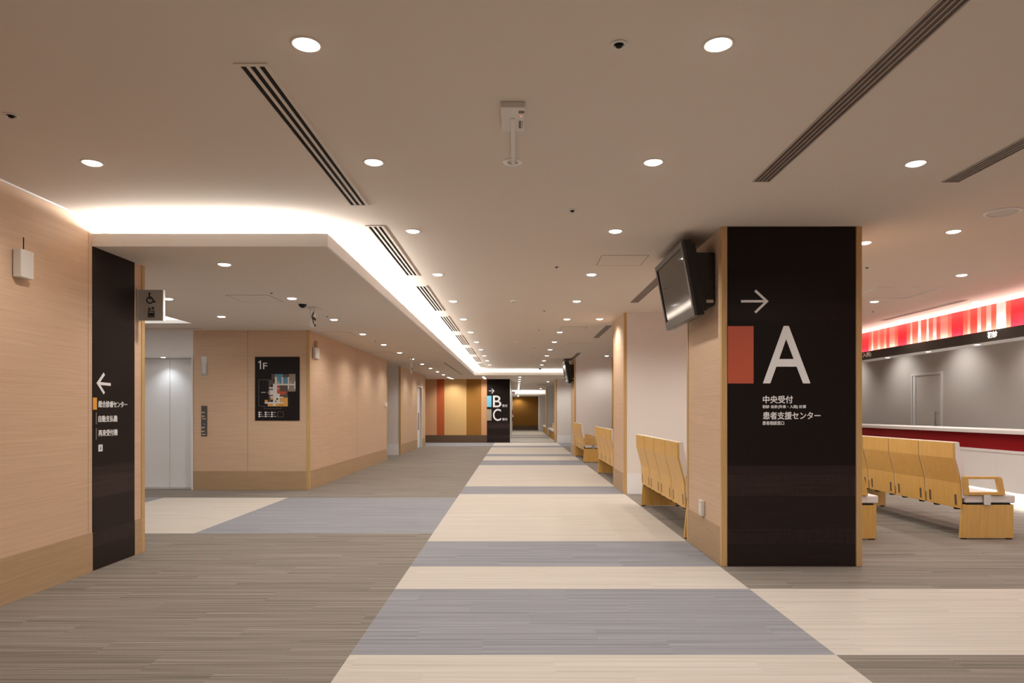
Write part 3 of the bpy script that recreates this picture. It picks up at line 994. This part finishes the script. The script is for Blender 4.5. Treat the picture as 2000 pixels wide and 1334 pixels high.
def low_bench(x, y0, y1, label):
    t = thing('low_bench', label, 'bench', (x, y0, 0), 'low benches in the corridor')
    L = y1 - y0
    MB().box(x, x + .50, y0, y1, .37, .45).build('seat', M['seat'], t, bevel=.02, seg=3)
    n = 3
    f = (Vector((x, 0, 0)), Vector((1, 0, 0)), Vector((0, 0, 1)), Vector((0, 1, 0)))
    for i in range(n):
        a, b = y0 + i * L / n + .03, y0 + (i + 1) * L / n - .03
        MB().prism([(.17, .45), (.21, .45), (.26, .66), (.26, .69), (.23, .69)], f, a, b).build('backrest', M['bench'], t, bevel=.012)
    for i in range(n + 1):
        y = y0 + .03 + i * (L - .1) / n
        MB().box(x + .03, x + .48, y, y + .04, 0, .37).build('leg', M['bench'], t, bevel=.002)
    MB().box(x + .24, x + .27, y0 + .08, y1 - .08, .05, .37).build('centre_board', M['bench'], t)


low_bench(1.58, 29.3, 33.7, 'low white seated bench behind the fourth pillar')
low_bench(1.58, 37.1, 40.7, 'low white seated bench behind the farthest pillar')

# ================================================================== COUNTER
ct = thing('reception_counter', 'long white reception counter with a red recessed band', 'counter', (6.5, 8, 0))
CY0, CY1 = -.5, 17.0
MB().box(6.36, 7.0, CY0, CY1, .955, 1.005).build('worktop', M['counter_white'], ct, bevel=.004)
fx = (Vector((0, CY0, 0)), Vector((1, 0, 0)), Vector((0, 0, 1)), Vector((0, 1, 0)))
MB().prism([(6.41, .74), (6.47, .955), (6.52, .955), (6.52, .74)], fx, 0, CY1 - CY0).build('red_band', M['counter_red'], ct)
mb = MB().box(6.385, 6.95, CY0, CY1, .705, .74)
yy = CY0
while yy < CY1 - .01:
    mb.box(6.40, 6.55, yy + .0015, min(yy + 1.2, CY1) - .0015, .20, .705)
    yy += 1.2
mb.build('front_panel', M['counter_white'], ct, bevel=.001)
MB().box(6.55, 6.95, CY0, CY1, 0, .705).build('plinth', M['kick'], ct)

# header with red glass
hd = thing('header_sign', 'black header band with red striped glass above the reception counter', 'header sign', (6.55, 8, 2.18))
f = frame((6.5, 0, 0), '-x')
MB().box(6.5, 6.53, CY0, CY1, 2.212, 2.362).build('band', M['fascia'], hd)
MB().box(6.53, 6.83, CY0, CY1, 2.212, 2.30).box(6.66, 6.83, CY0, CY1, 2.30, H).build('bulkhead', M['white'], hd)
bounds = [20, 105, 140, 158, 212, 243, 290, 320, 358, 425, 462, 568, 612, 636, 708, 742, 812, 836, 890, 932, 980, 1070, 1118, 1257, 1310, 1345, 1430, 1475, 1540, 1600, 1663, 1780, 1840, 2040]
tones = [0, 2, 4, 2, 3, 2, 3, 1, 3, 2, 0, 2, 4, 2, 5, 2, 5, 2, 4, 1, 3, 2, 0, 2, 3, 1, 4, 2, 4, 2, 5, 2, 0]
Y = [6.62 * 1333.33 / (1680 + .16 * b - 1008) for b in bounds]
segs = [(Y[i + 1], Y[i], tones[i]) for i in range(len(tones))]
period = Y[0] - Y[-1]
allsegs = list(segs)
for k in (1, 2):
    allsegs += [(a - k * period, b - k * period, t) for a, b, t in segs] + [(a + k * period, b + k * period, t) for a, b, t in segs]
mb = MB()
for a, b, t in allsegs:
    a, b = max(a, CY0), min(b, CY1)
    if b > a:
        mb.box(6.62, 6.66, a, b, 2.30, H, t)
mb.build('striped_glass', [R0, R1, R2, R3, R4, R5], hd)
lettering('初診', f, -9.41, -9.22, 2.255, 2.342, M['paint'], hd, 'lettering', 0, 0, .003, thick=0.022)
lettering('会計(外来・入院)', f, -13.52, -12.50, 2.25, 2.345, M['paint'], hd, 'lettering', 0, 0, .003, thick=0.022)

# ================================================================== CEILING FITTINGS
def downlight_proto():
    t = thing('downlight', 'x', 'ceiling light', (0, 0, 0), 'recessed downlights')
    MB().lathe([(.052, -.0015), (.054, -.004), (.060, -.004), (.064, -.0005), (.064, .004), (.052, .004)], (0, 0, 0), 28, cap0=False, cap1=False).build('trim_ring', M['ceiling'], t, smooth=True)
    MB().lathe([(.0005, -.015), (.022, -.0138), (.038, -.0105), (.048, -.0055), (.052, .003)], (0, 0, 0), 28, cap1=False).build('lens', M['lamp'], t)
    d = bpy.data.lights.new('lamp', 'SPOT')
    d.energy = DOWN_W
    d.color = LAMP
    d.spot_size = math.radians(157)
    d.spot_blend = .72
    d.shadow_soft_size = .045
    o = bpy.data.objects.new('lamp', d)
    o.location = (0, 0, -.065)
    COL.objects.link(o)
    o.parent = t
    return t


DL = downlight_proto()
used = [False]


def downlight(x, y, z, label):
    if not used[0]:
        used[0] = True
        DL.location = (x, y, z)
        DL['label'] = label
        return DL
    return dup(DL, (x, y, z), label, 'recessed downlights')


rowY = [2.77, 4.08, 5.64] + [7.43 + 1.8 * k for k in range(9)]
for i, y in enumerate(rowY):
    downlight(-.851, y, H, '%s lit downlight from the viewer in the row beside the left ceiling grilles' % ORD[i])
for i, y in enumerate(rowY):
    downlight(.82, y, H, '%s lit downlight from the viewer in the right-hand row of the hall ceiling' % ORD[i])
for (x, y, lab) in [
        (-2.54, 4.09, 'lit downlight in front of the ceiling cove, nearest the left wall'),
        (2.40, 4.10, 'lit downlight between the two long bronze ceiling grilles'),
        (3.62, 5.65, 'lit downlight below the round ceiling speaker'),
        (3.08, 6.03, 'lit downlight touching the top right corner of the nearest pillar'),
        (4.87, 7.46, 'lit downlight before the square hatch in the counter ceiling'),
        (4.86, 9.26, 'lit downlight behind the square hatch in the counter ceiling'),
        (6.27, 11.1, 'farther of the two downlights beside the red glass'),
        (6.25, 9.26, 'nearer of the two downlights beside the red glass'),
        (1.345, 11.0, 'lit downlight close to the second pillar'),
        (2.43, 18.3, 'lit downlight seen between the second and third pillars')]:
    downlight(x, y, H, lab)
for (x, y) in [(4.87, 5.65), (4.87, 3.85), (6.27, 7.46), (3.62, 7.46), (3.62, 9.26), (3.62, 11.06), (2.43, 14.7), (1.95, 8.45), (2.6, 8.45)]:
    downlight(x, y, H, 'lit downlight over the waiting benches, out of sight behind the pillar')
for k in range(12):
    downlight(-2.555, 5.98 + 1.8 * k, S, '%s lit downlight from the viewer along the lowered ceiling' % ORD[k])
for (x, y) in [(-.851, 1.3), (.82, 1.3), (-.851, -.3), (.82, -.3), (2.4, 2.3)]:
    downlight(x, y, H, 'lit downlight overhead, outside the picture above the viewer')
downlight(-3.98, 7.81, S, 'lit downlight beside the projecting silver sign')
downlight(-4.00, 9.27, S, 'lit downlight between the bright ceiling panel and the floor map')
downlight(-2.54, 26.35, S, 'nearer of the paired downlights washing the coloured far wall')
downlight(-2.50, 26.8, S, 'farther of the paired downlights washing the coloured far wall')
for k, y in enumerate((25.5, 26.2, 26.8)):
    downlight(-1.22, y, S, '%s of three downlights in front of the B and C sign' % ORD[k])
for k in range(9):
    downlight(.14, 25.6 + 1.8 * k, S, '%s downlight along the middle of the far corridor' % ORD[k])
downlight(.14, 43.0, 2.26, 'nearer downlight in the low ceiling before the brown wall')
downlight(.14, 45.82, 2.26, 'farther downlight in the low ceiling close to the brown wall')
downlight(2.15, 25.6, S, 'lit downlight over the waiting benches, out of sight behind the pillar')
downlight(1.92, 26.2, S, 'lit downlight over the waiting benches, out of sight behind the pillar')
downlight(1.38, 29.6, S, 'downlight above the low bench behind the fourth pillar')
downlight(1.39, 38.6, S, 'downlight above the low bench behind the farthest pillar')

# lift header lamp and counter wall-washers
def wall_lamp(name, loc, aim, power, size, label, group=None, blend=.6, col=LAMP):
    t = thing(name, label, 'ceiling light', loc, group)
    x, y, z = loc
    MB().lathe([(.001, -.006), (.03, -.005), (.038, -.001), (.04, .002)], loc, 20, cap1=False).build('lens', M['lamp'], t)
    MB().lathe([(.040, -.001), (.046, -.004), (.05, 0)], loc, 20, cap0=False, cap1=False).build('trim_ring', M['white'], t)
    d = bpy.data.lights.new('lamp', 'SPOT')
    d.energy = power
    d.color = col
    d.spot_size = math.radians(size)
    d.spot_blend = blend
    d.shadow_soft_size = .03
    o = bpy.data.objects.new('lamp', d)
    o.location = (0, 0, -.02)
    o.rotation_euler = (Vector(aim) - Vector(loc)).to_track_quat('-Z', 'Y').to_euler()
    COL.objects.link(o)
    o.parent = t


wall_lamp('lift_lamp', (-5.68, 10.99, 2.12), (-5.68, 11.12, .6), 12, 110, 'small lamp under the lintel above the lift doors', None, 1.0, (.86, .93, 1.0))
for i, y in enumerate((9.83, 11.0, 12.2)):
    wall_lamp('counter_lamp', (6.64, y, 2.212), (6.9, y, 1.0), 30, 130,
              ['nearest of the small lamps under the header sign, right of the door', 'middle small lamp under the header sign', 'small lamp under the header sign, closest to the pillar'][i], 'small lamps under the header sign', .9)
for y in (8.9, 10.9, 12.9, 14.95, 17.0):
    wall_lamp('wall_washer', (7.80, y, H), (8.40, y, 1.5), 46, 110, 'lamp washing the grey counter wall, hidden above the header sign', 'lamps behind the header sign', .95)

# luminous ceiling panel of the lobby
lp = thing('luminous_panel', 'bright recessed light panel in the lift lobby ceiling', 'ceiling light', (-6.4, 9.1, S))
MB().box(-8.4, -4.75, 8.32, 9.98, S + .05, S + .06).build('light_sheet', M['lightsheet'], lp)
mb = MB().box(-8.4, -4.73, 8.3, 8.315, S, S + .07).box(-8.4, -4.73, 9.985, 10.0, S, S + .07).box(-4.745, -4.73, 8.3, 10.0, S, S + .07).box(-8.42, -8.4, 8.3, 10.0, S, S + .07)
mb.build('rim', M['cove'], lp)


def grille(x0, x1, y0, y1, z, n, label, frame_mat, void_mat, group, rim=.022, blade=.016, name='air_grille'):
    t = thing(name, label, 'air grille', ((x0 + x1) / 2, (y0 + y1) / 2, z), group)
    MB().box(x0 + .004, x1 - .004, y0 + .004, y1 - .004, z - .0015, z + .004).build('slot', void_mat, t)  # thin dark sheet stands for the shade inside the slots, ceiling is uncut
    mb = MB()
    mb.box(x0, x0 + rim, y0, y1, z - .006, z).box(x1 - rim, x1, y0, y1, z - .006, z)
    mb.box(x0 + rim, x1 - rim, y0, y0 + rim, z - .006, z).box(x0 + rim, x1 - rim, y1 - rim, y1, z - .006, z)
    w = (x1 - x0 - 2 * rim - (n - 1) * blade) / n
    for i in range(1, n):
        a = x0 + rim + i * w + (i - 1) * blade
        mb.box(a, a + blade, y0 + rim, y1 - rim, z - .005, z)
    mb.build('frame', frame_mat, t)
    return t


for i, y in enumerate([2.917, 5.466, 8.08, 10.67, 13.27, 15.9, 18.5, 21.1]):
    grille(-1.21, -1.062, y, y + 2.02, H, 3, '%s three slot ceiling grille from the viewer, left of the hall' % ORD[i], M['ceiling'], M['dark'], 'three slot ceiling grilles')
for (x0, y0, y1, lab) in [(1.53, .6, 4.42, 'longest bronze slotted grille running from the top edge toward the pillar'),
                          (2.76, 2.3, 4.43, 'bronze slotted grille at the right edge of the ceiling'),
                          (1.556, 7.3, 9.33, 'bronze slotted grille behind the near television'),
                          (1.556, 11.83, 13.8, 'bronze slotted grille between the second and third pillars'),
                          (1.545, 17.35, 19.4, 'bronze slotted grille just in front of the far television')]:
    grille(x0, x0 + .112, y0, y1, H, 4, lab, M['taupe_metal'], M['slot_brown'], 'bronze slotted ceiling grilles', .008, .006)
grille(5.95, 6.04, 9.13, 11.16, H, 2, 'slotted grille beside the red glass over the counter', M['ceiling'], M['slot_brown'], 'linear slots', .008, .006)
grille(-1.93, -1.87, 18.0, 24.1, S, 1, 'long thin slot in the lowered ceiling before the far wall', M['ceiling'], M['slot_brown'], 'linear slots', .008)
grille(-2.95, -2.05, 26.95, 27.03, S, 1, 'short dark slot along the top of the coloured far wall', M['ceiling'], M['slot_brown'], 'linear slots', .012)
grille(-7.2, -4.87, 10.55, 10.63, S, 1, 'thin slot in the lobby ceiling before the lift', M['ceiling'], M['slot_brown'], 'linear slots', .012)
grille(1.0, 1.55, 32.7, 33.2, S, 4, 'square vent in the far corridor ceiling', M['ceiling'], M['slot_brown'], 'linear slots', .03)


def hatch(x0, x1, y0, y1, z, label, rim_mat=None):
    t = thing('access_hatch', label, 'ceiling hatch', ((x0 + x1) / 2, (y0 + y1) / 2, z), 'flush ceiling hatches')
    MB().box(x0 + .006, x1 - .006, y0 + .006, y1 - .006, z - .002, z + .003).build('lid', M['ceiling'], t)
    e = .005
    mb = MB().box(x0, x1, y0, y0 + e, z - .0022, z).box(x0, x1, y1 - e, y1, z - .0022, z).box(x0, x0 + e, y0, y1, z - .0022, z).box(x1 - e, x1, y0, y1, z - .0022, z)
    mb.build('rim', rim_mat or M['hatchline'], t)


hatch(.816, 1.27, 6.516, 6.97, H, 'square flush hatch in the hall ceiling left of the near television')
hatch(.80, 1.26, 12.0, 12.46, H, 'faint square hatch in the hall ceiling above the second pillar')
hatch(1.15, 1.61, 14.9, 15.36, H, 'faint square hatch in the hall ceiling before the far television')
hatch(-3.22, -2.74, 7.56, 8.04, S, 'square hatch in the lowered ceiling left of the dome camera')
hatch(-3.20, -2.72, 11.1, 11.58, S, 'square hatch in the lowered ceiling above the map wall')
hatch(-3.2, -2.72, 14.8, 15.28, S, 'square hatch in the lowered ceiling midway along the map wall')
hatch(-3.05, -2.57, 18.2, 18.68, S, 'square hatch in the lowered ceiling by the grey recess')
# smoke vent panel over the counter hall, hung slightly below the ceiling
sv = thing('smoke_vent_panel', 'square panel with a bright metal rim in the counter hall ceiling', 'ceiling panel', (4.7, 8.5, H))
MB().box(4.32, 5.08, 8.15, 8.88, H - .010, H - .004).build('lid', M['ceiling'], sv)
MB().box(4.306, 5.09, 8.135, 8.15, H - .022, H).box(4.306, 5.09, 8.88, 8.895, H - .022, H).box(4.306, 4.32, 8.15, 8.88, H - .022, H).box(5.08, 5.09, 8.15, 8.88, H - .022, H).build('rim', M['white'], sv)


def sensor(x, y, z, label, r=.036):
    t = thing('sprinkler_head', label, 'sprinkler', (x, y, z), 'sprinkler heads')
    MB().lathe([(r * .55, -.002), (r * .7, -.006), (r, -.004), (r * 1.02, .003)], (x, y, z), 20, cap0=False, cap1=False).build('cover_ring', M['plastic'], t)
    MB().lathe([(.001, -.012), (r * .32, -.012), (r * .36, -.004), (r * .58, -.001), (r * .58, .002)], (x, y, z), 16, cap1=False).build('nozzle', M['dark'], t)


for i, y in enumerate([2.77, 5.06, 7.03, 10.1, 12.46, 16.1, 18.4]):
    sensor(.417, y, H, '%s sprinkler head from the viewer down the middle of the hall' % ORD[i])
sensor(-2.54, 3.434, H, 'sprinkler head at the upper left, above the wall box')
sensor(3.63, 7.06, H, 'sprinkler head just right of the nearest pillar')
sensor(5.31, 10.16, H, 'sprinkler head before the slotted grille over the counter')
sensor(5.27, 7.06, H, 'sprinkler head at the right edge above the red glass')
for (x, y, lab) in [(-2.66, 7.42, 'small dark sprinkler left of the dome camera'), (-2.56, 9.25, 'small dark sprinkler beside the third lowered ceiling light'), (-2.58, 12.5, 'small dark sprinkler after the fourth lowered ceiling light'), (-2.58, 15.6, 'small dark sprinkler after the sixth lowered ceiling light'), (-2.57, 19.7, 'small dark sprinkler above the sliding door'), (.75, 25.0, 'small dark sprinkler under the far cove edge')]:
    sensor(x, y, S, lab, .026)


def speaker(x, y, z, r, label):
    t = thing('ceiling_speaker', label, 'speaker', (x, y, z), 'round ceiling speakers')
    MB().lathe([(r * .80, -.002), (r * .83, -.014), (r * .97, -.010), (r, .003)], (x, y, z), 36, cap0=False, cap1=False).build('rim', M['white'], t)
    MB().lathe([(.001, -.010), (r * .70, -.009), (r * .78, -.002), (r * .80, .002)], (x, y, z), 36, cap1=False).build('mesh_cover', M['cover'], t)


speaker(3.627, 5.09, H, .125, 'large round ceiling speaker near the right edge')
speaker(-.02, 9.22, H, .055, 'small round ceiling speaker nearer the viewer in mid hall')
speaker(-.02, 14.66, H, .055, 'small round ceiling speaker farther down mid hall')


def dome(x, y, z, r, label):
    t = thing('dome_camera', label, 'security camera', (x, y, z), 'dome cameras')
    MB().lathe([(r * 1.8, 0), (r * 1.75, -.006), (r * 1.1, -.012)], (x, y, z), 24, cap0=False, cap1=False).build('mounting_ring', M['ceiling'], t)
    MB().lathe([(r * math.cos(a), -.008 - r * math.sin(a)) for a in [i * PI / 2 / 8 for i in range(9)]][:-1] + [(.0005, -.008 - r)], (x, y, z), 24, cap0=False, cap1=False).build('dome', M['screen'], t, smooth=True)


dome(-2.55, 8.15, S, .047, 'black dome camera on the lowered ceiling by the hanging sign')
dome(.83, 23.6, H, .05, 'dark dome camera in front of the far cove')

# wireless unit with its cable duct
wu = thing('wireless_unit', 'white box with a red indicator and a cable duct on the ceiling', 'wireless unit', (0, 3.4, H))
MB().box(-.075, .044, 3.28, 3.565, H - .030, H).build('case', M['plastic'], wu, bevel=.004)
MB().box(-.0285, -.004, 3.40, 3.96, H - .034, H - .0).box(-.028, -.006, 3.96, 4.09, H - .016, H).build('cable_duct', M['plastic'], wu, bevel=.003)
MB().lathe([(.034, -.004), (.055, -.010), (.060, -.004), (.060, .002)], (-.021, 4.07, H), 28, cap0=False, cap1=False).build('rosette', M['white'], wu)
for k, (a, b, c, d) in enumerate([(.012, .040, 3.315, 3.345), (.013, .026, 3.43, 3.52), (.030, .033, 3.43, 3.52)]):
    MB().box(a, b, c, d, H - .0305, H - .030).build('printed_label', M['hatchline'], wu)
MB().box(.022, .027, 3.372, 3.380, H - .0318, H - .030).build('indicator', glow('red_indicator', (1, .12, .04), 2.0), wu)


def wall_unit(x, y0, y1, z0, z1, dp, ants, label):
    t = thing('antenna_box', label, 'antenna box', (x, (y0 + y1) / 2, z0), 'wall boxes with aerials')
    c = MB().box(x + .006, x + dp, y0, y1, z0, z1).build('case', M['plastic'], t, bevel=.004)
    MB().box(x, x + .006, y0 + .008, y1 - .008, z0 + .01, z1 - .01).build('back_plate', M['slot_brown'], t)
    for (yy, hh) in ants:
        MB().tube((x + dp * .5, yy, z1), (x + dp * .5, yy, z1 + hh), .0035, 8).build('aerial', M['dark'], t)


wall_unit(-3.31, 4.48, 4.60, 2.135, 2.32, .062, [(4.545, .088)], 'ivory wall box with one black aerial at the far left')
wall_unit(-3.29, 11.02, 11.26, 2.11, 2.285, .05, [(11.06, .10), (11.13, .12), (11.2, .12)], 'ivory wall box with thin aerials right of the floor map')
sp_ = thing('wall_plate', 'small white switch plate at the far end of the map wall', 'switch plate', (-3.28, 17.2, 1.37))
MB().box(-3.29, -3.25, 17.1, 17.22, 1.37, 1.47).build('plate', M['white'], sp_, bevel=.004)
tag(MB().prism([(0, 0), (.022, .006), (.034, .02), (.016, .016)], (Vector((-2.79, 5.94, .001)), Vector((1, 0, 0)), Vector((0, 1, 0)), Vector((0, 0, 1))), 0, .003).build('paper_scrap', M['leaf']), 'tiny orange scrap lying on the grey brown carpet', 'scrap')
